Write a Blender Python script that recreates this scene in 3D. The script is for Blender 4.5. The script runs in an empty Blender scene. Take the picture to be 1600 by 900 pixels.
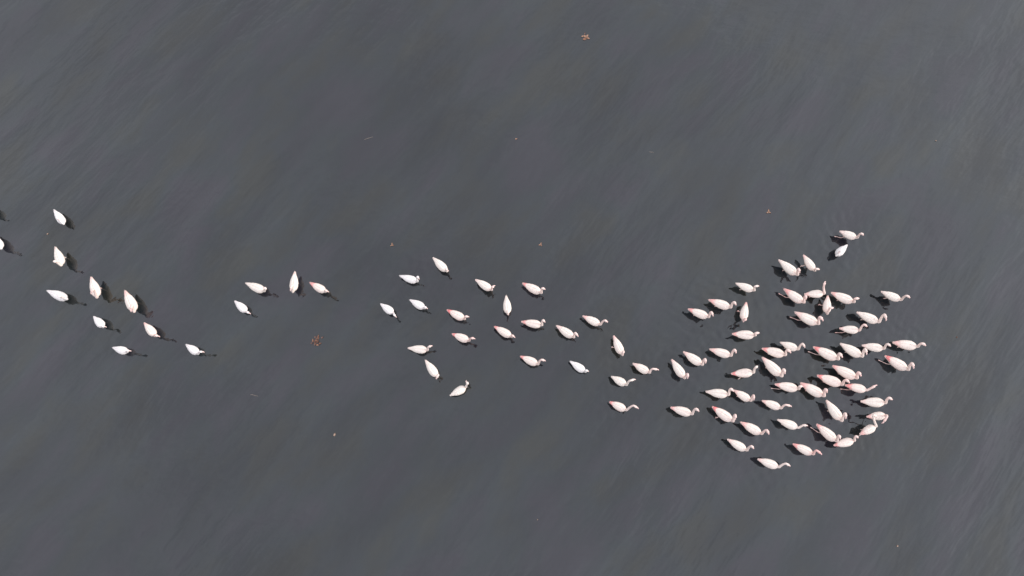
import bpy, bmesh, math, random
import numpy as np
from mathutils import Vector, Matrix
R = math.radians
scene = bpy.context.scene
C = scene.collection
random.seed(7)

# ------------------------------------------------------------------ camera, sky, sun, exposure
CAM_H = 23.9
cam = bpy.data.cameras.new('drone_camera')
cam.sensor_width = 36.0
cam.lens = 1100.0 / 1600.0 * 36.0
cam.clip_start = 0.1
cam.clip_end = 6000.0
cam_ob = bpy.data.objects.new('drone_camera', cam)
cam_ob.location = (0, 0, CAM_H)
cam_ob.rotation_euler = (math.atan(240.0 / 1100.0), 0, 0)      # tipped a little forward of straight down
C.objects.link(cam_ob)
scene.camera = cam_ob

SUN_EL, SUN_AZ = 18.0, 84.0                                    # azimuth measured from +Y towards +X
world = bpy.data.worlds.new('World')
scene.world = world
world.use_nodes = True
wt = world.node_tree
wt.nodes.clear()
sky = wt.nodes.new('ShaderNodeTexSky')
sky.sky_type = 'NISHITA'
sky.sun_disc = False
sky.sun_elevation = R(SUN_EL)
sky.sun_rotation = R(SUN_AZ)
sky.air_density = 1.0
sky.dust_density = 0.3
sky.ozone_density = 1.0
hs = wt.nodes.new('ShaderNodeHueSaturation')                   # milky, hazy sky
hs.inputs['Saturation'].default_value = 0.14
bg = wt.nodes.new('ShaderNodeBackground')
bg.inputs['Strength'].default_value = 0.15
wo = wt.nodes.new('ShaderNodeOutputWorld')
wt.links.new(sky.outputs[0], hs.inputs['Color'])
gm = wt.nodes.new('ShaderNodeTexCoord')
# thin high cloud: brightest overhead, dimmer towards the horizon all round
sp = wt.nodes.new('ShaderNodeSeparateXYZ')
wt.links.new(gm.outputs['Generated'], sp.inputs[0])
mr = wt.nodes.new('ShaderNodeMapRange')
mr.interpolation_type = 'SMOOTHSTEP'
mr.inputs['From Min'].default_value = 0.10
mr.inputs['From Max'].default_value = 0.74
mr.inputs['To Min'].default_value = 0.10
mr.inputs['To Max'].default_value = 1.0
wt.links.new(sp.outputs['Z'], mr.inputs['Value'])
vm = wt.nodes.new('ShaderNodeVectorMath')
vm.operation = 'SCALE'
veil = wt.nodes.new('ShaderNodeMixRGB')
veil.inputs['Fac'].default_value = 0.6
cl = wt.nodes.new('ShaderNodeTexNoise')                        # uneven cloud in the veil
cl.inputs['Scale'].default_value = 7.0
cl.inputs['Detail'].default_value = 4
cr0 = wt.nodes.new('ShaderNodeValToRGB')
cr0.color_ramp.elements[0].position = 0.32
cr0.color_ramp.elements[0].color = (1.30, 1.31, 1.49, 1)
cr0.color_ramp.elements[1].position = 0.68
cr0.color_ramp.elements[1].color = (1.62, 1.65, 1.84, 1)
wt.links.new(gm.outputs['Generated'], cl.inputs['Vector'])
wt.links.new(cl.outputs['Fac'], cr0.inputs['Fac'])
wt.links.new(cr0.outputs['Color'], veil.inputs['Color2'])
wt.links.new(hs.outputs[0], veil.inputs['Color1'])
wt.links.new(veil.outputs[0], vm.inputs[0])
wt.links.new(mr.outputs[0], vm.inputs['Scale'])
wt.links.new(vm.outputs[0], bg.inputs['Color'])
wt.links.new(bg.outputs[0], wo.inputs['Surface'])

sl = bpy.data.lights.new('sun', 'SUN')
sl.energy = 0.5
sl.angle = R(28)
sl.color = (1.0, 0.95, 0.88)
so = bpy.data.objects.new('sun', sl)
sdir = Vector((math.cos(R(SUN_EL)) * math.sin(R(SUN_AZ)), math.cos(R(SUN_EL)) * math.cos(R(SUN_AZ)), math.sin(R(SUN_EL))))
so.rotation_euler = sdir.to_track_quat('Z', 'Y').to_euler()
so.location = (60, 40, 90)
C.objects.link(so)

scene.view_settings.view_transform = 'Standard'
scene.view_settings.look = 'None'
scene.view_settings.exposure = 2.50
scene.view_settings.gamma = 1.0
scene.view_settings.use_curve_mapping = False

# ------------------------------------------------------------------ materials
def new_mat(name):
    m = bpy.data.materials.new(name)
    m.use_nodes = True
    nt = m.node_tree
    return m, nt, nt.nodes['Principled BSDF']

def node(nt, kind, **kw):
    n = nt.nodes.new(kind)
    for k, v in kw.items():
        setattr(n, k, v)
    return n

def water_material():
    m, nt, p = new_mat('lake_water')
    L = nt.links
    geo = node(nt, 'ShaderNodeNewGeometry')
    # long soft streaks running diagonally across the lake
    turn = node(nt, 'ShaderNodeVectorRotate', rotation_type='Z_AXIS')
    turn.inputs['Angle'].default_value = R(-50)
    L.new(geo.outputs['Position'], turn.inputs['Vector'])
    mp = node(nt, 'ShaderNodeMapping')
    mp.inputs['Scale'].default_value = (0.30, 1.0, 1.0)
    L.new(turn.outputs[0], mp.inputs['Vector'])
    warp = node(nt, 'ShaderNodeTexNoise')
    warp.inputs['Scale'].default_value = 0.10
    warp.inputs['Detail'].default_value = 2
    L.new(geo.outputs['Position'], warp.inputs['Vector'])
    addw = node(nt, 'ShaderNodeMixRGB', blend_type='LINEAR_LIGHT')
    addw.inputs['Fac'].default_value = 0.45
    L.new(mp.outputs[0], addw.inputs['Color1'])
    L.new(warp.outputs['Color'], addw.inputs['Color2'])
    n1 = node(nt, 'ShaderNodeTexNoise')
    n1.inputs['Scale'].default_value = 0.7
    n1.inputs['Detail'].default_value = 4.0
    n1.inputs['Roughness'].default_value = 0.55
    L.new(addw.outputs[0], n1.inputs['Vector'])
    # broad patches of darker and lighter water
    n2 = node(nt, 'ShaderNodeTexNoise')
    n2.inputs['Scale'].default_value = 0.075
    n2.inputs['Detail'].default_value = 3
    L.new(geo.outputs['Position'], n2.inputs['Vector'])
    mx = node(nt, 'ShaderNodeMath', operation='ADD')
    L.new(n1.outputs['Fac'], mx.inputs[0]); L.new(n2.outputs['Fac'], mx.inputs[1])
    cr = node(nt, 'ShaderNodeValToRGB')  # paints the streaks of reflected sky into the base colour
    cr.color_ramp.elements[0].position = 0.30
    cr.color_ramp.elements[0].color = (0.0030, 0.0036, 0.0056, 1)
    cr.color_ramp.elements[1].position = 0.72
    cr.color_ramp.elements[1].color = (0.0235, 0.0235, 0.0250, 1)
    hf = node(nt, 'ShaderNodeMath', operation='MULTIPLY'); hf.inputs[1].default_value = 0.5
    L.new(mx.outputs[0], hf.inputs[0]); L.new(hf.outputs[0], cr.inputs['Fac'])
    # the tint wanders between violet grey, teal grey and olive grey
    n4 = node(nt, 'ShaderNodeTexNoise')
    n4.inputs['Scale'].default_value = 0.6
    n4.inputs['Detail'].default_value = 4
    mp4 = node(nt, 'ShaderNodeMapping')
    mp4.inputs['Scale'].default_value = (0.5, 1.0, 1)
    L.new(turn.outputs[0], mp4.inputs['Vector'])
    L.new(mp4.outputs[0], n4.inputs['Vector'])
    cr4 = node(nt, 'ShaderNodeValToRGB')
    e = cr4.color_ramp.elements
    e[0].position = 0.36; e[0].color = (1.06, 0.93, 1.30, 1)
    e[1].position = 0.64; e[1].color = (0.95, 1.08, 0.62, 1)
    m_ = e.new(0.5); m_.color = (0.62, 1.06, 1.12, 1)
    L.new(n4.outputs['Fac'], cr4.inputs['Fac'])
    tint = node(nt, 'ShaderNodeMixRGB', blend_type='MULTIPLY')
    tint.inputs['Fac'].default_value = 0.55
    L.new(cr.outputs['Color'], tint.inputs['Color1'])
    L.new(cr4.outputs['Color'], tint.inputs['Color2'])
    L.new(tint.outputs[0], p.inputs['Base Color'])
    p.inputs['Roughness'].default_value = 0.03
    p.inputs['IOR'].default_value = 1.625
    p.inputs['Specular IOR Level'].default_value = 0.5
    # low swell along the same streaks, and fine capillary ripples
    b1 = node(nt, 'ShaderNodeBump')
    b1.inputs['Strength'].default_value = 1.0
    b1.inputs['Distance'].default_value = 0.085
    L.new(n1.outputs['Fac'], b1.inputs['Height'])
    n3 = node(nt, 'ShaderNodeTexNoise')
    n3.inputs['Scale'].default_value = 3.4
    n3.inputs['Detail'].default_value = 3
    mp3 = node(nt, 'ShaderNodeMapping')
    mp3.inputs['Rotation'].default_value = (0, 0, R(35))
    mp3.inputs['Scale'].default_value = (0.55, 1.2, 1)
    L.new(geo.outputs['Position'], mp3.inputs['Vector'])
    L.new(mp3.outputs[0], n3.inputs['Vector'])
    b2 = node(nt, 'ShaderNodeBump')
    b2.inputs['Strength'].default_value = 1.0
    b2.inputs['Distance'].default_value = 0.006
    L.new(n3.outputs['Fac'], b2.inputs['Height'])
    L.new(b1.outputs[0], b2.inputs['Normal'])
    L.new(b2.outputs[0], p.inputs['Normal'])
    return m

def plumage_material(name, white, pink):
    """white feathers, pink where the mesh mask says so, as strong as the bird's own blush"""
    m, nt, p = new_mat(name)
    L = nt.links
    at = node(nt, 'ShaderNodeAttribute', attribute_name='blush')
    at.attribute_type = 'GEOMETRY'
    ob = node(nt, 'ShaderNodeAttribute', attribute_name='pinkness')
    ob.attribute_type = 'OBJECT'
    tc = node(nt, 'ShaderNodeTexCoord')
    nz = node(nt, 'ShaderNodeTexNoise')
    nz.inputs['Scale'].default_value = 26
    nz.inputs['Detail'].default_value = 3
    oi = node(nt, 'ShaderNodeObjectInfo')
    off = node(nt, 'ShaderNodeVectorMath', operation='ADD')
    L.new(tc.outputs['Object'], off.inputs[0])
    L.new(oi.outputs['Random'], off.inputs[1])
    mp = node(nt, 'ShaderNodeMapping')
    mp.inputs['Scale'].default_value = (0.5, 1.4, 1.4)
    L.new(off.outputs[0], mp.inputs['Vector'])
    L.new(mp.outputs[0], nz.inputs['Vector'])
    mul = node(nt, 'ShaderNodeMath', operation='MULTIPLY')
    L.new(at.outputs['Fac'], mul.inputs[0]); L.new(ob.outputs['Fac'], mul.inputs[1])
    vr = node(nt, 'ShaderNodeMapRange')
    vr.inputs['To Min'].default_value = 0.6; vr.inputs['To Max'].default_value = 1.4
    L.new(nz.outputs['Fac'], vr.inputs['Value'])
    mul2 = node(nt, 'ShaderNodeMath', operation='MULTIPLY', use_clamp=True)
    L.new(mul.outputs[0], mul2.inputs[0]); L.new(vr.outputs[0], mul2.inputs[1])
    mix = node(nt, 'ShaderNodeMixRGB')
    mix.inputs['Color1'].default_value = (*white, 1)
    mix.inputs['Color2'].default_value = (*pink, 1)
    L.new(mul2.outputs[0], mix.inputs['Fac'])
    # dark markings: eye and the shafts between feathers
    dk = node(nt, 'ShaderNodeAttribute', attribute_name='dark')
    dk.attribute_type = 'GEOMETRY'
    mix2 = node(nt, 'ShaderNodeMixRGB')
    mix2.inputs['Color2'].default_value = (0.035, 0.02, 0.02, 1)
    L.new(dk.outputs['Fac'], mix2.inputs['Fac'])
    L.new(mix.outputs[0], mix2.inputs['Color1'])
    L.new(mix2.outputs[0], p.inputs['Base Color'])
    p.inputs['Roughness'].default_value = 0.85
    p.inputs['Specular IOR Level'].default_value = 0.15
    bp = node(nt, 'ShaderNodeBump')
    bp.inputs['Strength'].default_value = 0.6
    bp.inputs['Distance'].default_value = 0.024
    L.new(nz.outputs['Fac'], bp.inputs['Height'])
    L.new(bp.outputs[0], p.inputs['Normal'])
    return m

def plain_material(name, col, col2=None, rough=0.6, scale=20):
    m, nt, p = new_mat(name)
    L = nt.links
    nz = node(nt, 'ShaderNodeTexNoise')
    nz.inputs['Scale'].default_value = scale
    nz.inputs['Detail'].default_value = 3
    tc = node(nt, 'ShaderNodeTexCoord')
    L.new(tc.outputs['Object'], nz.inputs['Vector'])
    cr = node(nt, 'ShaderNodeValToRGB')
    cr.color_ramp.elements[0].position = 0.35
    cr.color_ramp.elements[1].position = 0.65
    cr.color_ramp.elements[0].color = (*col, 1)
    cr.color_ramp.elements[1].color = (*(col2 or col), 1)
    L.new(nz.outputs['Fac'], cr.inputs['Fac'])
    L.new(cr.outputs['Color'], p.inputs['Base Color'])
    p.inputs['Roughness'].default_value = rough
    return m

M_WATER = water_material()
M_PLUME = plumage_material('adult_plumage', (0.82, 0.735, 0.66), (0.81, 0.23, 0.225))
M_YOUNG = plumage_material('pale_plumage', (0.82, 0.77, 0.745), (0.80, 0.38, 0.38))
M_BILL = plumage_material('bill_horn', (0.82, 0.69, 0.64), (0.80, 0.42, 0.40))
M_LEAF = plain_material('brown_leaf', (0.22, 0.085, 0.045), (0.25, 0.13, 0.075), 0.6, 30)
M_PALELEAF = plain_material('dry_leaf', (0.36, 0.21, 0.14), (0.29, 0.16, 0.10), 0.6, 30)
M_REDLEAF = plain_material('dull_red_leaf', (0.13, 0.065, 0.05), (0.09, 0.05, 0.04), 0.6, 30)
M_FEATHER = plain_material('shed_feather', (0.36, 0.26, 0.20), (0.27, 0.18, 0.13), 0.8, 30)
M_TWIG = plain_material('wet_twig', (0.24, 0.20, 0.17), (0.16, 0.13, 0.11), 0.6, 40)

# ------------------------------------------------------------------ the flock: every bird's stance in metres on the lake
# tail tip, base of the neck, height of the body, top of the neck (or None), bill tip, age, blush, tail colour, legs, ripples, label
BIRDS = [
    ((-18.56,8.22),(-18.22,7.77),0.24,None,(-18.12,7.80,0.48),'j',0.05,0.05,'down',0.4,
     'white flamingo just past the left edge, level with the topmost left bird'),
    ((-16.13,7.97),(-15.71,7.46),0.24,None,(-15.75,7.52,0.43),'j',0.05,0.05,'down',0.4,
     'small white flamingo highest of the bunch at far left'),
    ((-18.28,7.13),(-17.76,6.57),0.24,None,(-17.59,6.56,0.64),'j',0.05,0.05,'down',0.4,
     'white flamingo cut by the left edge of the picture'),
    ((-15.83,6.58),(-15.52,5.94),0.34,None,(-15.37,5.97,0.72),'a',0.15,0.15,'trail',0.4,
     'plump cream flamingo with a blunt tail straight below the topmost white one at left'),
    ((-14.45,5.51),(-14.15,4.82),0.34,(-13.98,4.97,0.91),(-14.13,4.82,0.83),'a',0.35,0.35,'down',0.4,
     'pink tailed flamingo with head hung to one side, below the plump cream one'),
    ((-15.95,5.06),(-15.24,4.77),0.24,None,(-15.09,4.77,0.64),'j',0.08,0.05,'down',0.4,
     'smooth white flamingo lying nearest the left edge in the lower part of its bunch'),
    ((-13.23,5.03),(-12.82,4.33),0.34,(-12.75,4.47,0.68),(-12.84,4.24,0.60),'a',0.40,0.40,'step',0.4,
     'pink flamingo with neck and hanging head like two prongs, right in the far left bunch'),
    ((-14.25,4.16),(-13.87,3.80),0.24,None,(-13.66,3.78,0.42),'j',0.10,0.05,'down',0.4,
     'small white flamingo with a stubby head, under the two pink ones at left'),
    ((-12.47,3.93),(-12.05,3.49),0.30,None,(-11.73,3.42,0.60),'a',0.30,0.50,'down',0.4,
     'pale pink flamingo below the pronged one, heading down to the right'),
    ((-13.47,3.10),(-12.95,2.95),0.24,None,(-12.66,2.95,0.55),'j',0.15,0.05,'down',0.4,
     'white flamingo lowest in the far left bunch, pointing right'),
    ((-11.01,3.20),(-10.56,2.89),0.24,None,(-10.23,2.92,0.54),'j',0.10,0.05,'down',0.4,
     'white flamingo out in front at the right end of the far left bunch'),
    ((-9.14,5.32),(-8.48,5.04),0.28,(-8.35,5.06,0.60),(-8.46,5.15,0.55),'a',0.12,0.05,'down',0.4,
     'white flamingo with its bill turned back, upper left of the loose four'),
    ((-9.49,4.70),(-9.05,4.32),0.24,None,(-8.83,4.22,0.42),'j',0.20,0.10,'down',0.4,
     'pinkish white flamingo lowest of the loose four left of centre'),
    ((-7.47,5.70),(-7.48,5.01),0.34,(-7.39,5.13,0.80),(-7.48,4.93,0.72),'a',0.20,0.25,'step',0.4,
     'upright cream flamingo facing down the picture in the loose four'),
    ((-6.93,5.33),(-6.38,5.01),0.30,None,(-6.14,4.91,0.73),'a',0.25,0.90,'down',0.4,
     'flamingo with a bright pink tail at the right end of the loose four'),
    ((-3.87,5.59),(-3.26,5.39),0.24,(-3.19,5.44,0.68),(-3.13,5.37,0.60),'j',0.08,0.05,'down',0.6,
     'white flamingo with tucked neck, top left of the centre group'),
    ((-2.73,6.22),(-2.25,5.74),0.28,None,(-2.14,5.66,0.60),'a',0.12,0.10,'down',0.6,
     'white flamingo highest of the centre group, heading down right'),
    ((-4.49,4.60),(-4.04,4.27),0.24,None,(-3.89,4.08,0.48),'j',0.10,0.05,'down',0.6,
     'white flamingo furthest left of the centre group'),
    ((-3.49,4.74),(-2.98,4.45),0.24,None,(-2.83,4.38,0.50),'j',0.12,0.05,'down',0.6,
     'small white flamingo just right of the leftmost bird of the centre group'),
    ((-2.20,4.37),(-1.61,4.06),0.34,None,(-1.41,4.08,0.70),'a',0.40,1.00,'down',0.6,
     'flamingo with a vivid pink tail, directly above another pink tailed one pointing right'),
    ((-3.50,3.08),(-2.85,3.01),0.27,None,(-2.63,3.13,0.62),'a',0.25,0.10,'down',0.6,
     'smooth cream flamingo pointing right, above the two lowest birds of the centre group'),
    ((-2.01,3.55),(-1.45,3.32),0.34,None,(-1.19,3.31,0.90),'a',0.45,0.90,'down',0.6,
     'flamingo with pink at both head and tail, right of the smooth cream one'),
    ((-2.90,2.66),(-2.50,2.11),0.30,(-2.42,2.14,0.70),(-2.52,2.00,0.62),'a',0.20,0.10,'down',0.6,
     'slim pale flamingo heading down, between the cream one and the lowest white one'),
    ((-2.05,1.50),(-1.54,1.77),0.27,(-1.45,1.86,0.68),(-1.54,1.96,0.60),'a',0.12,0.05,'down',0.6,
     'white flamingo lowest in the centre, facing up to the right'),
    ((-1.25,5.43),(-0.70,5.07),0.34,(-0.65,5.08,0.74),(-0.59,5.18,0.66),'a',0.35,0.20,'down',0.6,
     'pale pink flamingo left of the higher pink tailed one, bill turned up'),
    ((0.37,5.30),(0.99,4.97),0.34,(1.03,5.03,0.78),(1.15,5.01,0.70),'a',0.30,0.80,'down',0.6,
     'pink tailed flamingo at the upper right of the centre group'),
    ((-0.20,4.87),(-0.14,4.24),0.30,None,(-0.12,4.11,0.68),'a',0.15,0.10,'down',0.6,
     'slim white flamingo facing straight down in the middle of the picture'),
    ((0.33,3.97),(1.00,3.85),0.34,(1.05,3.94,0.73),(1.13,3.88,0.65),'a',0.25,0.65,'down',0.6,
     'round fronted cream flamingo with neck drawn in, right of the one facing straight down'),
    ((-0.59,3.80),(-0.02,3.46),0.34,None,(0.12,3.36,0.70),'a',0.35,0.90,'down',0.6,
     'pink tailed flamingo heading down right under the one facing straight down'),
    ((0.29,2.79),(0.86,2.53),0.34,(0.97,2.63,0.78),(1.13,2.60,0.70),'a',0.35,0.80,'down',0.6,
     'lone pink tailed flamingo low at the right of the centre group'),
    ((1.51,3.83),(2.07,3.44),0.34,(2.10,3.52,0.78),(2.22,3.39,0.70),'a',0.30,0.30,'down',0.7,
     'pale flamingo with arched neck, left of the one with the pink rump facing right'),
    ((2.41,4.16),(2.98,3.87),0.34,(3.09,3.94,0.78),(3.22,3.88,0.70),'a',0.35,0.45,'down',0.7,
     'flamingo with hooked neck topmost of the line joining centre and right'),
    ((3.43,3.48),(3.69,2.85),0.34,None,(3.67,2.78,0.64),'a',0.30,0.50,'step',0.7,
     'slender flamingo facing steeply down, neck hidden, ahead of the hooked neck one'),
    ((1.96,2.63),(2.45,2.29),0.24,None,(2.57,2.27,0.50),'j',0.03,0.02,'down',0.7,
     'bluish white small flamingo below the slender one facing down'),
    ((4.05,2.55),(4.57,2.25),0.34,(4.64,2.34,0.68),(4.88,2.32,0.60),'a',0.35,0.30,'down',0.8,
     'cream flamingo with neck stretched level, right above a whiter one'),
    ((3.32,2.12),(3.80,1.85),0.30,(3.87,1.95,0.78),(4.07,2.01,0.70),'a',0.12,0.05,'down',0.8,
     'white flamingo with slim raised head, under the cream one with level neck'),
    ((3.23,1.28),(3.76,1.02),0.34,(3.94,1.14,0.78),(4.14,1.04,0.70),'a',0.30,1.00,'down',0.8,
     'flamingo with a frayed red pink tail, lowest left of the right hand flock'),
    ((7.68,5.30),(8.26,5.05),0.34,(8.18,5.10,0.78),(8.36,5.14,0.70),'a',0.20,0.10,'down',1.0,
     'white flamingo alone above the pair at the upper left of the right flock'),
    ((6.72,4.72),(7.41,4.46),0.34,(7.43,4.56,0.78),(7.54,4.45,0.70),'a',0.30,0.65,'down',1.0,
     "large pinkish flamingo, upper of the overlapping pair at the flock's upper left"),
    ((6.00,4.40),(6.65,4.13),0.34,(6.65,4.22,0.78),(6.74,4.07,0.70),'a',0.35,0.70,'down',1.0,
     'cream flamingo with drooping head, lower left of the upper left pair'),
    ((7.98,4.63),(7.83,4.01),0.34,None,(7.68,3.88,0.75),'a',0.50,0.60,'step',1.0,
     'pink flamingo facing straight down beside the upper left pair'),
    ((7.44,3.55),(8.17,3.50),0.34,(8.08,3.51,0.78),(8.26,3.54,0.70),'a',0.30,0.60,'down',1.0,
     'cream flamingo pointing right just below the one facing straight down'),
    ((6.65,3.03),(7.32,2.82),0.34,(7.34,2.96,0.78),(7.43,2.83,0.70),'a',0.35,0.45,'down',1.0,
     'creamy flamingo with hooked neck and orange rump, below the one pointing straight right'),
    ((5.76,2.94),(6.34,2.52),0.34,(6.35,2.65,0.78),(6.39,2.49,0.70),'a',0.35,0.30,'down',1.0,
     'flamingo with head folded to its breast, right above the one facing steeply down'),
    ((5.35,2.68),(5.73,2.08),0.34,(5.75,2.16,0.78),(5.76,1.99,0.70),'a',0.40,0.30,'down',1.0,
     'pale pink flamingo facing steeply down at the left end of the right flock'),
    ((7.32,2.21),(8.03,2.25),0.34,(8.00,2.38,0.78),(8.11,2.45,0.70),'a',0.15,0.90,'step',1.0,
     'white flamingo with magenta tail pointing up right, in the left of the flock'),
    ((6.44,1.62),(7.15,1.52),0.34,(7.13,1.68,0.78),(7.27,1.59,0.70),'a',0.25,0.10,'down',1.0,
     "pale flamingo whose bill touches the tail of the next bird, flock's lower left"),
    ((7.37,1.66),(7.88,1.33),0.34,(7.86,1.47,0.78),(7.88,1.29,0.70),'a',0.40,0.35,'down',1.0,
     'flamingo with pink folded neck whose tail meets the bill of the bird behind'),
    ((5.24,1.10),(5.91,0.89),0.34,(5.96,1.04,0.78),(6.10,0.94,0.70),'a',0.30,0.70,'down',1.0,
     'cream flamingo with pink head furthest left in the lower row of the right flock'),
    ((6.62,1.12),(7.23,0.67),0.34,(7.22,0.84,0.78),(7.23,0.66,0.70),'a',0.35,1.00,'step',1.0,
     'flamingo with split magenta tail and folded neck in the lower left row'),
    ((7.52,0.62),(8.15,0.26),0.34,(8.20,0.36,0.78),(8.31,0.20,0.70),'a',0.40,0.60,'down',1.0,
     'flamingo with pink hooked neck right below the one with a split magenta tail'),
    ((7.05,0.07),(7.63,-0.27),0.34,(7.67,-0.14,0.78),(7.79,-0.24,0.70),'a',0.30,0.25,'down',1.0,
     "cream flamingo with short pink neck, second lowest at the flock's bottom left"),
    ((7.99,-0.56),(8.63,-0.80),0.34,(8.78,-0.69,0.64),(8.97,-0.78,0.58),'a',0.20,0.40,'down',1.0,
     'white flamingo with long wavy neck, lowest of the whole flock'),
    ((8.28,1.32),(8.86,1.08),0.34,(8.92,1.17,0.68),(9.17,1.12,0.60),'a',0.35,0.40,'down',1.0,
     'flamingo with white bill and level neck, left of the open middle of the right flock'),
    ((8.74,0.70),(9.37,0.45),0.34,(9.49,0.52,0.54),(9.67,0.51,0.52),'a',0.20,0.10,'down',1.0,
     'white flamingo with its neck held straight out, low middle of the flock'),
    ((9.18,-0.08),(9.78,-0.39),0.34,(9.80,-0.28,0.66),(10.01,-0.42,0.60),'a',0.75,0.70,'down',1.0,
     "white flamingo with a bright red pink neck, near the flock's bottom edge"),
    ((10.01,0.55),(10.58,0.03),0.34,(10.51,0.18,0.78),(10.59,0.05,0.70),'a',0.35,0.80,'trail',1.0,
     "large flamingo heading down right into the side of a cream one, flock's bottom right"),
    ((10.51,-0.12),(11.16,0.03),0.34,(11.10,0.17,0.68),(11.23,0.10,0.60),'a',0.35,0.70,'down',1.0,
     'cream flamingo with neck laid on its back, lowest of the curved row at right'),
    ((11.39,0.23),(11.92,0.49),0.34,(11.60,0.83,0.95),(11.80,0.77,0.80),'a',0.20,0.60,'trail',1.0,
     'flamingo stretching its neck up over its neighbour, middle of the curved row'),
    ((11.68,0.80),(12.30,0.84),0.34,(12.16,0.80,0.72),(12.02,0.55,0.62),'a',0.40,0.50,'down',1.0,
     'flamingo with bent pink head hanging down, top of the curved row'),
    ((10.40,1.33),(10.81,0.69),0.34,(10.78,0.89,0.78),(10.83,0.69,0.70),'a',0.30,0.20,'down',1.0,
     'pale flamingo steeply down with hooped neck, above the curved row'),
    ((11.54,1.30),(12.30,1.25),0.34,(12.25,1.39,0.78),(12.43,1.32,0.70),'a',0.30,0.20,'down',1.0,
     'pale pink flamingo just above the curved row, crooked neck to the right'),
    ((11.42,7.16),(11.97,6.92),0.34,(11.94,6.95,0.78),(12.08,6.90,0.70),'a',0.30,0.20,'trail',1.0,
     'flamingo with curled white head topmost of the right flock, leg trailing'),
    ((11.67,6.69),(11.25,6.31),0.24,None,(11.23,6.34,0.43),'j',0.05,0.05,'down',1.0,
     'white flamingo facing down left, just under the topmost one'),
    ((10.08,6.30),(10.40,5.75),0.34,(10.28,5.71,0.78),(10.46,5.70,0.70),'a',0.25,0.45,'step',1.0,
     'pale flamingo with yellowish breast, right of two side by side near the top'),
    ((9.22,6.12),(9.78,5.61),0.34,(9.69,5.70,0.78),(9.76,5.55,0.70),'a',0.35,0.10,'down',1.0,
     'pale pink flamingo with drooping head, left of two side by side near the top'),
    ((9.31,5.10),(9.91,4.64),0.34,(9.84,4.75,0.78),(9.90,4.64,0.70),'a',0.45,0.80,'trail',1.0,
     'flamingo with pink folded neck and trailing pink legs, left of one looking up'),
    ((10.00,4.92),(10.64,4.94),0.34,(10.48,5.16,0.84),(10.53,5.29,0.82),'a',0.35,0.40,'down',1.0,
     'flamingo with neck held straight up the picture'),
    ((10.78,4.86),(10.69,4.25),0.34,(10.63,4.36,0.78),(10.80,4.38,0.70),'a',0.35,0.45,'step',1.0,
     'triangular pink flamingo facing down with head turned right, between two others'),
    ((10.92,4.97),(11.61,4.65),0.34,(11.51,4.68,0.78),(11.70,4.71,0.70),'a',0.35,0.50,'down',1.0,
     'cream flamingo with straight neck, right of the triangular one'),
    ((9.62,4.29),(10.33,3.90),0.34,(10.26,4.05,0.78),(10.42,3.92,0.70),'a',0.40,0.40,'trail',1.0,
     'cream flamingo with sharply bent neck, below and left of the triangular one'),
    ((12.63,5.01),(13.24,4.72),0.34,(13.23,4.78,0.78),(13.41,4.71,0.70),'a',0.30,0.10,'down',1.0,
     'pale flamingo standing clear at the upper right, neck in a low wave'),
    ((11.72,4.29),(12.39,3.96),0.34,(12.42,4.14,0.78),(12.52,3.92,0.70),'a',0.25,0.10,'down',1.0,
     'white flamingo with a tall hooped neck, below the clear upper right one'),
    ((11.08,3.74),(11.71,3.67),0.34,(11.70,3.80,0.78),(11.86,3.73,0.70),'a',0.40,0.30,'trail',1.0,
     'pink flamingo level with a trailing leg, tucked under the one with a hooped neck'),
    ((9.04,3.26),(9.59,3.03),0.34,(9.60,3.16,0.78),(9.72,3.02,0.70),'a',0.25,0.10,'down',1.0,
     'cream flamingo with hooped neck, touching the back of one with orange tail'),
    ((8.41,3.05),(9.13,2.84),0.34,(9.09,2.96,0.78),(9.25,2.85,0.70),'a',0.30,0.80,'down',1.0,
     'cream flamingo with orange tail, below one with a hooped neck'),
    ((8.39,2.75),(8.95,2.15),0.34,(8.91,2.31,0.78),(8.98,2.14,0.70),'a',0.30,0.50,'down',1.0,
     'flamingo heading steeply down right, under the orange tailed one'),
    ((8.75,1.86),(9.48,1.71),0.34,(9.48,1.77,0.58),(9.62,1.79,0.55),'a',0.30,0.60,'trail',1.0,
     'cream flamingo with two trailing pink legs, behind the left of a pink pair'),
    ((9.60,1.90),(10.29,1.49),0.34,(10.22,1.66,0.78),(10.31,1.53,0.70),'a',0.45,0.60,'down',1.0,
     'pink flamingo whose tail touches the bird with two trailing legs'),
    ((10.14,3.10),(10.88,2.71),0.34,(10.79,2.83,0.78),(10.94,2.69,0.70),'a',0.30,0.90,'trail',1.0,
     'white backed flamingo with crisp pink rump, left of a row of four'),
    ((11.05,3.22),(11.70,2.80),0.34,(11.65,2.98,0.78),(11.74,2.78,0.70),'a',0.20,0.15,'down',1.0,
     'white flamingo with tall hooped neck, next right of the crisp pink rumped one'),
    ((11.78,3.16),(12.46,3.05),0.34,(12.41,3.15,0.78),(12.57,3.07,0.70),'a',0.20,0.20,'down',1.0,
     "slim white flamingo whose bill nearly meets the rightmost bird's tail"),
    ((12.82,3.26),(13.59,3.12),0.34,(13.60,3.18,0.70),(13.79,3.10,0.62),'a',0.30,0.50,'down',1.0,
     'pale flamingo furthest right of all, with low outstretched neck'),
    ((12.51,2.80),(13.18,2.36),0.34,(13.14,2.51,0.78),(13.24,2.32,0.70),'a',0.30,1.00,'trail',1.0,
     'flamingo with dark pink rump and hooked neck, below the rightmost one'),
    ((10.72,2.47),(11.44,2.08),0.34,(11.35,2.21,0.78),(11.49,2.07,0.70),'a',0.45,0.70,'down',1.0,
     "pale pink flamingo above the overlapping pair at the flock's right"),
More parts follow.
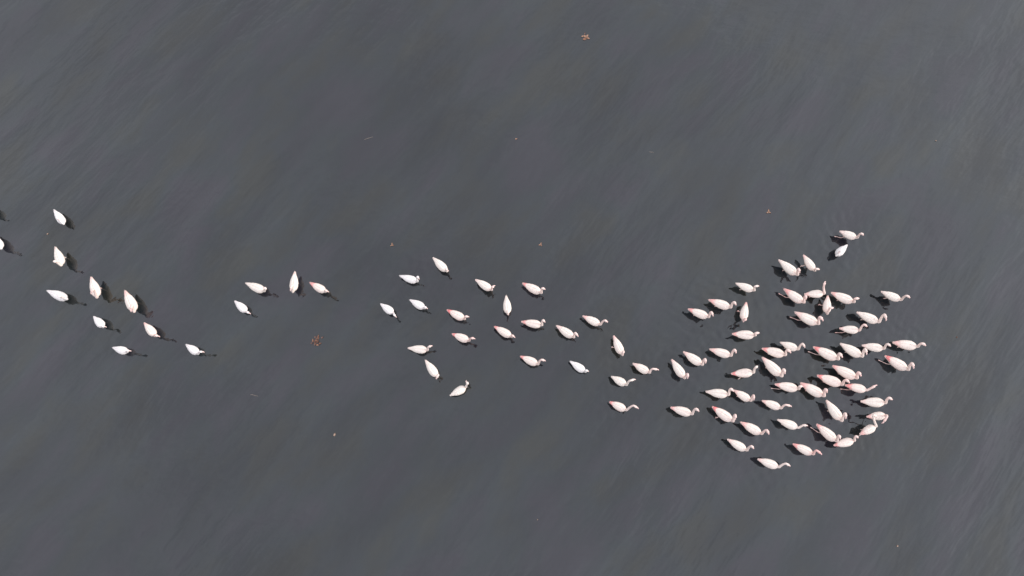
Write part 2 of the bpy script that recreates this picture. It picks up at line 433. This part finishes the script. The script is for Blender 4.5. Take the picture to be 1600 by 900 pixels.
    ((10.18,2.15),(10.93,1.86),0.34,(10.92,1.97,0.78),(11.09,1.86,0.70),'a',0.45,0.90,'down',1.0,
     'pink winged flamingo whose head crosses the tail of the next bird'),
    ((11.08,1.83),(11.75,1.67),0.34,(11.84,1.73,0.55),(12.02,1.84,0.60),'a',0.40,1.00,'trail',1.0,
     "cream flamingo with pink neck stretched out, tail under another's head"),
]

# ------------------------------------------------------------------ lake
def axis(lo, hi, step, far):
    a = list(np.arange(lo, hi + step * 0.5, step))
    d, x, up = step, a[-1], []
    while x < far:
        d *= 1.35; x += d; up.append(x)
    d, x, dn = step, a[0], []
    while x > -far:
        d *= 1.35; x -= d; dn.append(x)
    return np.array(dn[::-1] + a + up)

def lake():
    xs = axis(-20.5, 20.5, 0.045, 2500.0)
    ys = axis(-5.5, 17.5, 0.045, 2500.0)
    X, Y = np.meshgrid(xs, ys)
    Z = np.zeros_like(X)
    rng = np.random.default_rng(3)
    for (T, B, zb, A, K, kind, pk, tl, leg, rip, label) in BIRDS:
        cx, cy = (T[0] + B[0]) / 2, (T[1] + B[1]) / 2
        ix = np.where(abs(xs - cx) < 2.4)[0]; iy = np.where(abs(ys - cy) < 2.4)[0]
        if len(ix) == 0 or len(iy) == 0:
            continue
        sub = np.s_[iy[0]:iy[-1] + 1, ix[0]:ix[-1] + 1]
        # rings spreading from each leg
        for k in range(2):
            ox, oy = cx + rng.uniform(-.15, .15), cy + rng.uniform(-.15, .15)
            r = np.hypot(X[sub] - ox, Y[sub] - oy)
            lam = rng.uniform(0.26, 0.38)
            Z[sub] += 0.0016 * rip * np.exp(-(r / 0.62) ** 2) * np.sin(2 * np.pi * r / lam + rng.uniform(0, 6.28))
        # short cross chop in the wake of the bird
        for k in range(4):
            a = rng.uniform(0, 6.28); lam = rng.uniform(0.24, 0.5)
            r2 = (X[sub] - cx) ** 2 + (Y[sub] - cy) ** 2
            Z[sub] += 0.0018 * rip * rip * np.exp(-r2 / 1.1) * np.sin(2 * np.pi * ((X[sub] - cx) * math.cos(a) + (Y[sub] - cy) * math.sin(a)) / lam + rng.uniform(0, 6.28))
    ny, nx = X.shape
    me = bpy.data.meshes.new('lake_water')
    co = np.stack([X, Y, Z], -1).reshape(-1, 3).astype(np.float32)
    idx = np.arange(nx * ny).reshape(ny, nx)
    q = np.stack([idx[:-1, :-1], idx[:-1, 1:], idx[1:, 1:], idx[1:, :-1]], -1).reshape(-1, 4)
    me.vertices.add(len(co)); me.vertices.foreach_set('co', co.ravel())
    me.loops.add(q.size); me.loops.foreach_set('vertex_index', q.ravel().astype(np.int32))
    me.polygons.add(len(q)); me.polygons.foreach_set('loop_start', np.arange(0, q.size, 4, dtype=np.int32))
    me.polygons.foreach_set('use_smooth', np.ones(len(q), dtype=bool))
    me.update(); me.validate()
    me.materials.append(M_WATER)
    o = bpy.data.objects.new('lake_water', me)
    C.objects.link(o)
    o['kind'] = 'structure'
    return o

lake()

# ------------------------------------------------------------------ flamingos
NSEG = 16
# body stations along the spine: x, half width, half height, drop of the centre line
BODY = [(-0.435, .026, .010, .020), (-0.40, .040, .022, .018), (-0.34, .054, .044, .012), (-0.26, .076, .074, .004), (-0.17, .110, .108, -.004),
        (-0.06, .140, .134, -.008), (0.06, .153, .146, -.008), (0.16, .156, .148, -.004), (0.25, .144, .140, .002), (0.31, .118, .120, .010),
        (0.35, .084, .088, .022), (0.375, .052, .056, .034)]

def smooth(pts, n):
    """points of a Catmull-Rom curve through pts[1:-1]"""
    out = []
    for i in range(1, len(pts) - 2):
        p0, p1, p2, p3 = pts[i - 1:i + 3]
        for k in range(n):
            t = k / n
            out.append(0.5 * ((2 * p1) + (p2 - p0) * t + (2 * p0 - 5 * p1 + 4 * p2 - p3) * t * t + (3 * p1 - p0 - 3 * p2 + p3) * t ** 3))
    out.append(pts[-2])
    return out

def lerp(a, b, t):
    return a + (b - a) * t

def prof(t, tab):
    for (a, va), (b, vb) in zip(tab, tab[1:]):
        if t <= b:
            u = (t - a) / (b - a) if b > a else 0
            u = u * u * (3 - 2 * u)
            return va + (vb - va) * u
    return tab[-1][1]

def finish(name, bm, mat, parent, blush=None, dark=None):
    bmesh.ops.recalc_face_normals(bm, faces=bm.faces)
    me = bpy.data.meshes.new(name)
    bm.to_mesh(me); bm.free()
    for f in me.polygons:
        f.use_smooth = True
    me.materials.append(mat)
    for nm, fn in (('blush', blush), ('dark', dark)):
        at = me.attributes.new(nm, 'FLOAT', 'POINT')
        if fn:
            for i, v in enumerate(me.vertices):
                at.data[i].value = fn(i, v.co)
    o = bpy.data.objects.new(name, me)
    C.objects.link(o)
    o.parent = parent
    return o

def make_body(root, sx, sw, zb, neck, head_dir, leg, mat, rnd):
    """torso, neck, head and legs grown as one skin; neck is a list of points, the last one where the bill starts"""
    bm = bmesh.new()
    blush = bm.verts.layers.float.new('b_')
    dark = bm.verts.layers.float.new('d_')
    rings = []
    def ring(c, side, up, w, h, bl):
        vs = []
        for k in range(NSEG):
            a = 2 * math.pi * k / NSEG
            s_, c_ = math.sin(a), math.cos(a)
            v = bm.verts.new(c + side * (w * c_) + up * (h * s_))
            v[blush] = bl
            vs.append(v)
        rings.append(vs)
    Yv, Zv = Vector((0, 1, 0)), Vector((0, 0, 1))
    for (x, w, h, dz) in BODY:
        bl = 1.0 if x < -0.30 else (0.25 if x < 0.1 else 0.45)
        ring(Vector((x * sx, 0, zb + dz * sw)), Yv, Zv, w * sw, h * sw, bl)
    # neck
    L = [0]
    for a, b in zip(neck, neck[1:]):
        L.append(L[-1] + (b - a).length)
    tot = L[-1]
    side = Yv.copy()
    hl = 0.115 * sw / max(tot, .01)                     # share of the curve that is the head
    tab = [(0, .052), (.07, .044), (.25, .040), (max(.3, 1 - hl * 1.25), .037), (1 - hl * .75, .040), (1 - hl * .4, .047), (1 - hl * .12, .040), (1.0, .029)]
    nk = len(neck)
    for i in range(1, nk):
        tg = (neck[min(i + 1, nk - 1)] - neck[i - 1]).normalized()
        side = (side - tg * side.dot(tg)).normalized()
        up = side.cross(tg) * -1
        r = prof(L[i] / tot, tab) * sw
        ring(neck[i], side, up, r, r * 1.05, 0.55 + 0.45 * (L[i] / tot))
    for a, b in zip(rings, rings[1:]):
        for k in range(NSEG):
            bm.faces.new((a[k], a[(k + 1) % NSEG], b[(k + 1) % NSEG], b[k]))
    bm.faces.new(rings[0][::-1]); bm.faces.new(rings[-1])
    bm.faces.ensure_lookup_table()
    # legs: drawn out of the belly skin, left and right
    base = 5
    for sgn in (-1, 1):
        k0 = 13 if sgn > 0 else 10
        f = None
        vset = {rings[base][k0], rings[base][k0 + 1], rings[base + 1][k0], rings[base + 1][k0 + 1]}
        for g in bm.faces:
            if set(g.verts) == vset:
                f = g; break
        y = 0.05 * sgn * sw
        ph = rnd.uniform(-.06, .06)
        if leg == 'trail' and sgn < 0:
            path = [(Vector((-0.04 * sx, y * 1.2, zb - .15 * sw)), .022), (Vector((-0.12 * sx, y * 1.7, .075)), .008), (Vector((-0.15 * sx, y * 1.9, .070)), .010),
                    (Vector((-0.33 * sx, y * 2.1, .045)), .007), (Vector((-0.36 * sx, y * 2.15, .035)), .010), (Vector((-0.40 * sx, y * 2.2, .022)), .016), (Vector((-0.43 * sx, y * 2.2, .014)), .006)]
        elif leg == 'step' and sgn < 0:
            path = [(Vector((0.01, y * 1.2, zb - .15 * sw)), .022), (Vector((-0.02, y * 3.0, .10)), .014), (Vector((-0.05, y * 3.4, .085)), .018),
                    (Vector((-0.02, y * 3.6, -.12)), .012), (Vector((0.02, y * 3.6, -.30)), .012), (Vector((0.07, y * 3.6, -.34)), .03), (Vector((0.12, y * 3.6, -.35)), .01)]
        else:
            path = [(Vector((-0.01, y, zb - .15 * sw)), .022), (Vector((-0.03 + ph * .3, y, .02)), .013), (Vector((-0.05 + ph * .6, y, -.05)), .017),
                    (Vector((-0.02 + ph, y, -.30)), .011), (Vector((0.0 + ph, y, -.52)), .013), (Vector((0.06 + ph, y, -.55)), .035), (Vector((0.12 + ph, y, -.56)), .01)]
        prev = f
        for j, (pt, r) in enumerate(path):
            res = bmesh.ops.extrude_discrete_faces(bm, faces=[prev])
            nf = res['faces'][0]
            pa = path[j - 1][0] if j else nf.calc_center_median()
            tg = (pt - pa)
            if j + 1 < len(path):
                tg = tg.normalized() + (path[j + 1][0] - pt).normalized()
            tg.normalize()
            cen = nf.calc_center_median()
            old = [v.co - cen for v in nf.verts]
            s1 = Vector((0, 1, 0)); s1 = (s1 - tg * s1.dot(tg)).normalized(); s2 = s1.cross(tg)
            if j == 0:
                ex, ey = Vector((0, 1, 0)), Vector((1, 0, 0))
                quad = [(1 if o_.dot(ex) > 0 else -1, 1 if o_.dot(ey) > 0 else -1) for o_ in old]
            for v, (qa, qb) in zip(nf.verts, quad):
                v.co = pt + s1 * (qa * r * .8) + s2 * (-qb * r * .8)
                v[blush] = 1.3 if j else 0.6
            prev = nf
    # eyes
    tip, mid = neck[-1], neck[-1] - head_dir * .055 * sw
    sd = (side - head_dir * side.dot(head_dir)).normalized()
    up = head_dir.cross(sd)
    if up.z < 0: up = -up
    for sgn in (-1, 1):
        c = mid + sd * (sgn * .036 * sw) + up * .008
        res = bmesh.ops.create_icosphere(bm, subdivisions=1, radius=.009, matrix=Matrix.Translation(c))
        for v in res['verts']:
            v[dark] = 1.0
    bl = [v[blush] for v in bm.verts]; dk = [v[dark] for v in bm.verts]
    bm.verts.layers.float.remove(bm.verts.layers.float['b_'])
    bm.verts.layers.float.remove(bm.verts.layers.float['d_'])
    o = finish('body', bm, mat, root, lambda i, co: bl[i], lambda i, co: dk[i])
    return o, sd, up

def body_at(x):
    for a, b in zip(BODY, BODY[1:]):
        if x <= b[0]:
            t = (x - a[0]) / (b[0] - a[0])
            return [a[i] + (b[i] - a[i]) * t for i in range(1, 4)]
    return BODY[-1][1:]

WING = {}
def wing_mesh(sgn, mat, variant):
    """one folded wing: a shell of overlapping feather rows lying over the flank, ragged where the long feathers end"""
    key = (sgn, mat.name, variant)
    if key in WING:
        return WING[key]
    rnd = random.Random(variant * 10 + 3)
    bm = bmesh.new()
    nx, na = 27, 11
    x0, x1 = 0.265, -0.465
    grid = []
    bl, dk = {}, {}
    cut = -0.19 + 0.05 * rnd.uniform(-1, 1)
    for i in range(nx):
        u = i / (nx - 1)
        row = []
        for j in range(na):
            v = j / (na - 1)
            x = x0 + (x1 - x0) * u
            # leading end rounded, trailing end narrowing to the crossed tips
            amax = 96 * min(1, (u / 0.10 + .25) ** .7 if u < .10 else 1) * (1 - 0.45 * max(0, (u - .55) / .45))
            amin = 3 + 10 * max(0, 0.12 - u) / .12
            ang = R(amin + (amax - amin) * v)
            w, h, dz = body_at(max(x, -0.43))
            # feather rows: steps along the wing
            step = 0.004 + 0.006 * (((u * 6 + (0.25 if j % 2 else 0)) % 1.0))
            off = step * math.sin(math.pi * min(1, max(0.02, v) * 1.0)) ** .4 + .002
            if v > .97 or i == 0:
                off = -.006
            ww, hh = max(w, .012) + off, max(h, .020) + off
            rag = 0.0
            if i >= nx - 3:
                rag = rnd.uniform(-.02, .03) + .10 * v
            co = Vector((x + rag, sgn * ww * math.sin(ang), dz + hh * math.cos(ang)))
            vert = bm.verts.new(co)
            row.append(vert)
            # crisp pink patch of coverts at the rear, pale pink along the lower edge
            edge = cut - .10 * (1 - v) + .02 * math.sin(v * 19)
            a = 1.25 if x < edge else (0.34 if v > .75 else 0.12)
            if variant % 2 == 0:                                 # on some birds the pink fades in softly
                g_ = min(1, max(0, (edge + .10 - x) / .20))
                a = max((0.34 if v > .75 else 0.12), 1.15 * g_ * g_ * (3 - 2 * g_))
            if x < edge - .16: a = 0.75
            bl[len(bl)] = a
            dk[len(dk)] = (0.22 if (i * 2 + j) % 5 == 0 and rnd.random() < .5 else 0) + (0.25 if (v > .85 and u > .7) else 0)
        grid.append(row)
    for a, b in zip(grid, grid[1:]):
        for k in range(na - 1):
            bm.faces.new((a[k], a[k + 1], b[k + 1], b[k]))
    # close it into a shell with a little thickness towards the body
    top = list(bm.verts)
    inner = {}
    for vtx in top:
        n = Vector((0, vtx.co.y, vtx.co.z)).normalized()
        nv = bm.verts.new(vtx.co - n * .008)
        inner[vtx] = nv
    bm.verts.index_update()
    nb = len(bl)
    for q in range(nb):
        bl[nb + q] = bl[q]; dk[nb + q] = dk[q]
    for f in list(bm.faces):
        bm.faces.new([inner[q] for q in reversed(f.verts)])
    rim = [grid[0][j] for j in range(na)] + [grid[i][-1] for i in range(1, nx)] + [grid[-1][j] for j in range(na - 2, -1, -1)] + [grid[i][0] for i in range(nx - 2, 0, -1)]
    for a, b in zip(rim, rim[1:] + rim[:1]):
        bm.faces.new((a, b, inner[b], inner[a]))
    bmesh.ops.recalc_face_normals(bm, faces=bm.faces)
    me = bpy.data.meshes.new('wing')
    bm.to_mesh(me); bm.free()
    for f in me.polygons: f.use_smooth = True
    me.materials.append(mat)
    for nm, tb in (('blush', bl), ('dark', dk)):
        at = me.attributes.new(nm, 'FLOAT', 'POINT')
        for i in range(len(me.vertices)):
            at.data[i].value = tb[i]
    WING[key] = me
    return me

def make_bill(root, base, d, sd, up, ln, sw):
    """deep bill, kinked down in the middle, black at the tip"""
    bm = bmesh.new()
    n = 10
    st = [(-.12, .026, .030, 0), (.0, .025, .029, 0), (.25, .022, .027, .0), (.45, .021, .027, -.004), (.65, .018, .023, -.016), (.85, .012, .015, -.034), (1.0, .004, .005, -.048)]
    rings = []
    for (t, w, h, dz) in st:
        c = base + d * (ln * t) + up * dz * sw
        rings.append([bm.verts.new(c + sd * (w * sw * math.cos(2 * math.pi * k / n)) + up * (h * sw * math.sin(2 * math.pi * k / n))) for k in range(n)])
    for a, b in zip(rings, rings[1:]):
        for k in range(n):
            bm.faces.new((a[k], a[(k + 1) % n], b[(k + 1) % n], b[k]))
    bm.faces.new(rings[0][::-1]); bm.faces.new(rings[-1])
    return finish('bill', bm, M_BILL, root, lambda i, co: .5, lambda i, co: .9 if i >= 6 * n else (.18 if i >= 5 * n else 0))

def flamingo(i, spec):
    (T, B, zb, A, K, kind, pk, tl, leg, rip, label) = spec
    rnd = random.Random(i * 13 + 5)
    T, B = Vector((*T, zb)), Vector((*B, zb))
    B = B - (B - T).normalized() * .035                          # the neck springs a little behind the front of the breast
    d = B - T
    ln = d.length
    f = d.normalized()
    yaw = math.atan2(f.y, f.x)
    sx = ln / 0.78
    sw = min(max(sx, .80), 1.0) * (1.07 if kind == 'a' else 1.04)
    mid = T + f * (ln * .535)
    root = bpy.data.objects.new('flamingo', None)
    root.empty_display_size = .2
    root.location = (mid.x, mid.y, 0)
    root.rotation_euler = (0, 0, yaw)
    C.objects.link(root)
    root['label'] = label
    root['category'] = 'flamingo'
    root['group'] = 'flamingos wading across the lake in a loose flock'
    inv = Matrix.Rotation(-yaw, 3, 'Z')
    loc = lambda w_: inv @ (Vector(w_) - Vector((mid.x, mid.y, 0)))
    k = loc(K)
    x_end, dz_end = BODY[-1][0] * sx, BODY[-1][3] * sw
    p0 = Vector((x_end, 0, zb + dz_end))
    if A is None:
        dirn = (k - p0); dirn.z = 0
        back = Vector((1, 0, 0)) if dirn.length < .05 else dirn.normalized()
        a = k - back * .12 * sw + Vector((0, 0, .05))
        if a.z < zb + .2: a.z = zb + .2
    else:
        a = loc(A)
    hd = (k - a)
    if hd.length < .17 * sw:                                     # a head and bill are never shorter than this
        hd = hd.normalized() * .17 * sw if hd.length > .01 else Vector((.17, 0, -.05)) * sw
        a = k - hd
    dirh = hd.normalized()
    bl = min(max(hd.length * .5, .10), .13) * sw
    hb = k - dirh * bl                                           # where the bill starts
    m1 = p0 + Vector((.045, 0, .045)) * sw
    chord = a - m1
    bulge = Vector((-.02 if chord.length > .25 else .0, 0, 0))
    m2 = lerp(m1, a, .40) + bulge * sw
    m3 = lerp(m1, a, .74) + bulge * 1.2 * sw
    ctl = [p0 - Vector((.08, 0, .02)), p0, m1, m2, m3, a, lerp(a, hb, .55) + Vector((0, 0, .012)), hb, hb + dirh * .1]
    neck = smooth(ctl, 5)
    mat = M_PLUME if kind == 'a' else M_YOUNG
    body, sd, up = make_body(root, sx, sw, zb, neck, dirh, leg, mat, rnd)
    body['pinkness'] = pk * .75
    for sgn in (1, -1):
        w = bpy.data.objects.new('wing', wing_mesh(sgn, mat, i % 4))
        C.objects.link(w)
        w.parent = root
        w.location = (0, 0, zb)
        w.scale = (sx, sw, sw)
        w['pinkness'] = tl * .78
    b = make_bill(root, hb, dirh, sd, up, bl, sw)
    b['pinkness'] = .5 + pk
    return root

for i, spec in enumerate(BIRDS):
    flamingo(i, spec)

# ------------------------------------------------------------------ what drifts on the surface
def tag(o, label, cat, group=None):
    o['label'] = label; o['category'] = cat
    if group: o['group'] = group
    return o

def leaf_into(bm, c, ang, ln, wd, curl, rnd):
    """one pointed leaf, cupped along its midrib"""
    n = 8
    rows = []
    ca, sa = math.cos(ang), math.sin(ang)
    for k in range(n + 1):
        t = k / n
        w = wd * math.sin(math.pi * min(1, t * 1.02)) ** .7 * (1 - .35 * t) + .001
        z = curl * (t - .5) ** 2 * 2
        row = []
        for s_, lift in ((-1, curl * .5), (0, 0), (1, curl * .5)):
            x, y = (t - .5) * ln, s_ * w * .5 * (1 + rnd.uniform(-.15, .15))
            row.append(bm.verts.new((c[0] + x * ca - y * sa, c[1] + x * sa + y * ca, c[2] + .006 + z + lift * abs(s_))))
        rows.append(row)
    fs = []
    for a, b in zip(rows, rows[1:]):
        for q in range(2):
            fs.append(bm.faces.new((a[q], a[q + 1], b[q + 1], b[q])))
    r = bmesh.ops.extrude_face_region(bm, geom=fs)
    for v in [g for g in r['geom'] if isinstance(g, bmesh.types.BMVert)]:
        v.co.z -= .003

def put(name, bm, mats, xy, label, cat, group=None):
    me = bpy.data.meshes.new(name)
    bmesh.ops.recalc_face_normals(bm, faces=bm.faces)
    bm.to_mesh(me); bm.free()
    for m in mats: me.materials.append(m)
    o = bpy.data.objects.new(name, me)
    o.location = (xy[0], xy[1], 0.0)
    C.objects.link(o)
    return tag(o, label, cat, group)

def leaf_clump(xy, spots, mats, label, cat='leaf clump'):
    rnd = random.Random(len(label))
    bm = bmesh.new()
    for (x, y, a, ln, wd, mi) in spots:
        n0 = len(bm.faces)
        leaf_into(bm, (x, y, 0), R(a), ln, wd, .02, rnd)
        bm.faces.ensure_lookup_table()
        for f in bm.faces[n0:]: f.material_index = mi
    return put('leaf_clump', bm, mats, xy, label, cat)

leaf_clump((2.77, 14.89), [(-.10, .03, 20, .12, .07, 1), (-.02, .03, 100, .13, .08, 1), (.07, .05, 60, .12, .08, 1), (.10, -.05, 150, .13, .08, 1), (-.03, -.09, 10, .15, .10, 0), (.05, -.02, 200, .12, .08, 0), (-.02, .14, 80, .10, .05, 2)],
           [M_LEAF, M_PALELEAF, M_REDLEAF], 'clump of tan and rust brown leaves floating alone near the top')
rr = random.Random(11)
leaf_clump((-6.67, 3.31), [(rr.gauss(0, .075), rr.gauss(0, .095), rr.uniform(0, 180), rr.uniform(.08, .14), rr.uniform(.045, .08), rr.choice((0, 2, 2, 0, 2))) for _ in range(26)],
           [M_LEAF, M_PALELEAF, M_REDLEAF], 'loose round patch of dull reddish leaves, largest drifting clump, left of centre')
LG = 'small leaves and feathers adrift on the lake'
def leaf(xy, a, ln, wd, mat, label):
    bm = bmesh.new()
    leaf_into(bm, (0, 0, 0), R(a), ln, wd, .02, random.Random(int(a)))
    return put('leaf', bm, [mat], xy, label, 'leaf', LG)
def lobed(xy, a, ln, mat, label):
    bm = bmesh.new()
    for k, q in enumerate((0, 130, 235)):
        leaf_into(bm, (.4 * ln * math.cos(R(a + q)), .4 * ln * math.sin(R(a + q)), .002 * k), R(a + q), ln, ln * .5, .02, random.Random(k))
    return put('leaf', bm, [mat], xy, label, 'leaf', LG)
lobed((1.01, 6.78), 70, .09, M_PALELEAF, 'pinkish brown leaf floating above the round fronted cream flamingo, upper middle')
lobed((-4.22, 6.77), 95, .085, M_PALELEAF, 'pinkish brown leaf floating above left of the highest bird of the centre group')
lobed((9.13, 7.99), 85, .11, M_PALELEAF, 'three lobed brown leaf floating left of the topmost bird of the right flock')
leaf((0.16, 10.77), 20, .09, .05, M_PALELEAF, 'tiny tan leaf floating alone in the upper middle of empty water')
leaf((12.40, -3.28), 30, .07, .06, M_FEATHER, 'tiny tan speck of down floating in the lower right corner').name = 'down_feather'
leaf((15.43, 10.70), 10, .055, .05, M_FEATHER, 'tiny brownish speck of down floating at the upper right').name = 'down_feather'
leaf((-16.40, 7.17), 40, .07, .05, M_FEATHER, 'pale speck of down floating under the topmost white bird at left').name = 'down_feather'
leaf((15.22, 3.49), 70, .05, .035, M_LEAF, 'tiny brown leaf floating right of the rightmost flamingo')
leaf((0.83, -2.47), 70, .05, .03, M_FEATHER, 'faint grey speck of down floating in the lower middle').name = 'down_feather'
leaf((-5.89, 0.23), 70, .12, .075, M_FEATHER, 'pale curved feather floating alone below the round leaf patch').name = 'down_feather'
for o in bpy.data.objects:
    if o.name.startswith('down_feather'): o['category'] = 'feather'

def twig(xy, pts, r, mat, label):
    bm = bmesh.new()
    n = 6
    rings = []
    for i, (x, y) in enumerate(pts):
        q = pts[min(i + 1, len(pts) - 1)]; p_ = pts[max(i - 1, 0)]
        t = Vector((q[0] - p_[0], q[1] - p_[1], 0)).normalized()
        s_ = Vector((-t.y, t.x, 0))
        rr_ = r * (1 - .5 * i / len(pts))
        rings.append([bm.verts.new(Vector((x, y, .004)) + s_ * rr_ * math.cos(2 * math.pi * k / n) + Vector((0, 0, 1)) * rr_ * math.sin(2 * math.pi * k / n)) for k in range(n)])
    for a, b in zip(rings, rings[1:]):
        for k in range(n):
            bm.faces.new((a[k], a[(k + 1) % n], b[(k + 1) % n], b[k]))
    bm.faces.new(rings[0][::-1]); bm.faces.new(rings[-1])
    return put('reed_stalk', bm, [mat], xy, label, 'stalk', 'thin reed stalks adrift')
twig((-8.67, 1.51), [(-.12, .03), (-.04, .025), (.04, 0), (.13, -.02)], .009, M_TWIG, 'thin bent stalk floating in the lower left, below the loose four')
twig((-5.22, 10.80), [(-.15, -.06), (-.05, -.01), (.05, .02), (.16, .05)], .009, M_TWIG, 'thin grey stalk floating in the empty upper left water')
twig((5.06, 10.25), [(-.08, .01), (0, .012), (.08, -.01)], .010, M_TWIG, 'short grey stalk floating in the empty upper right water')
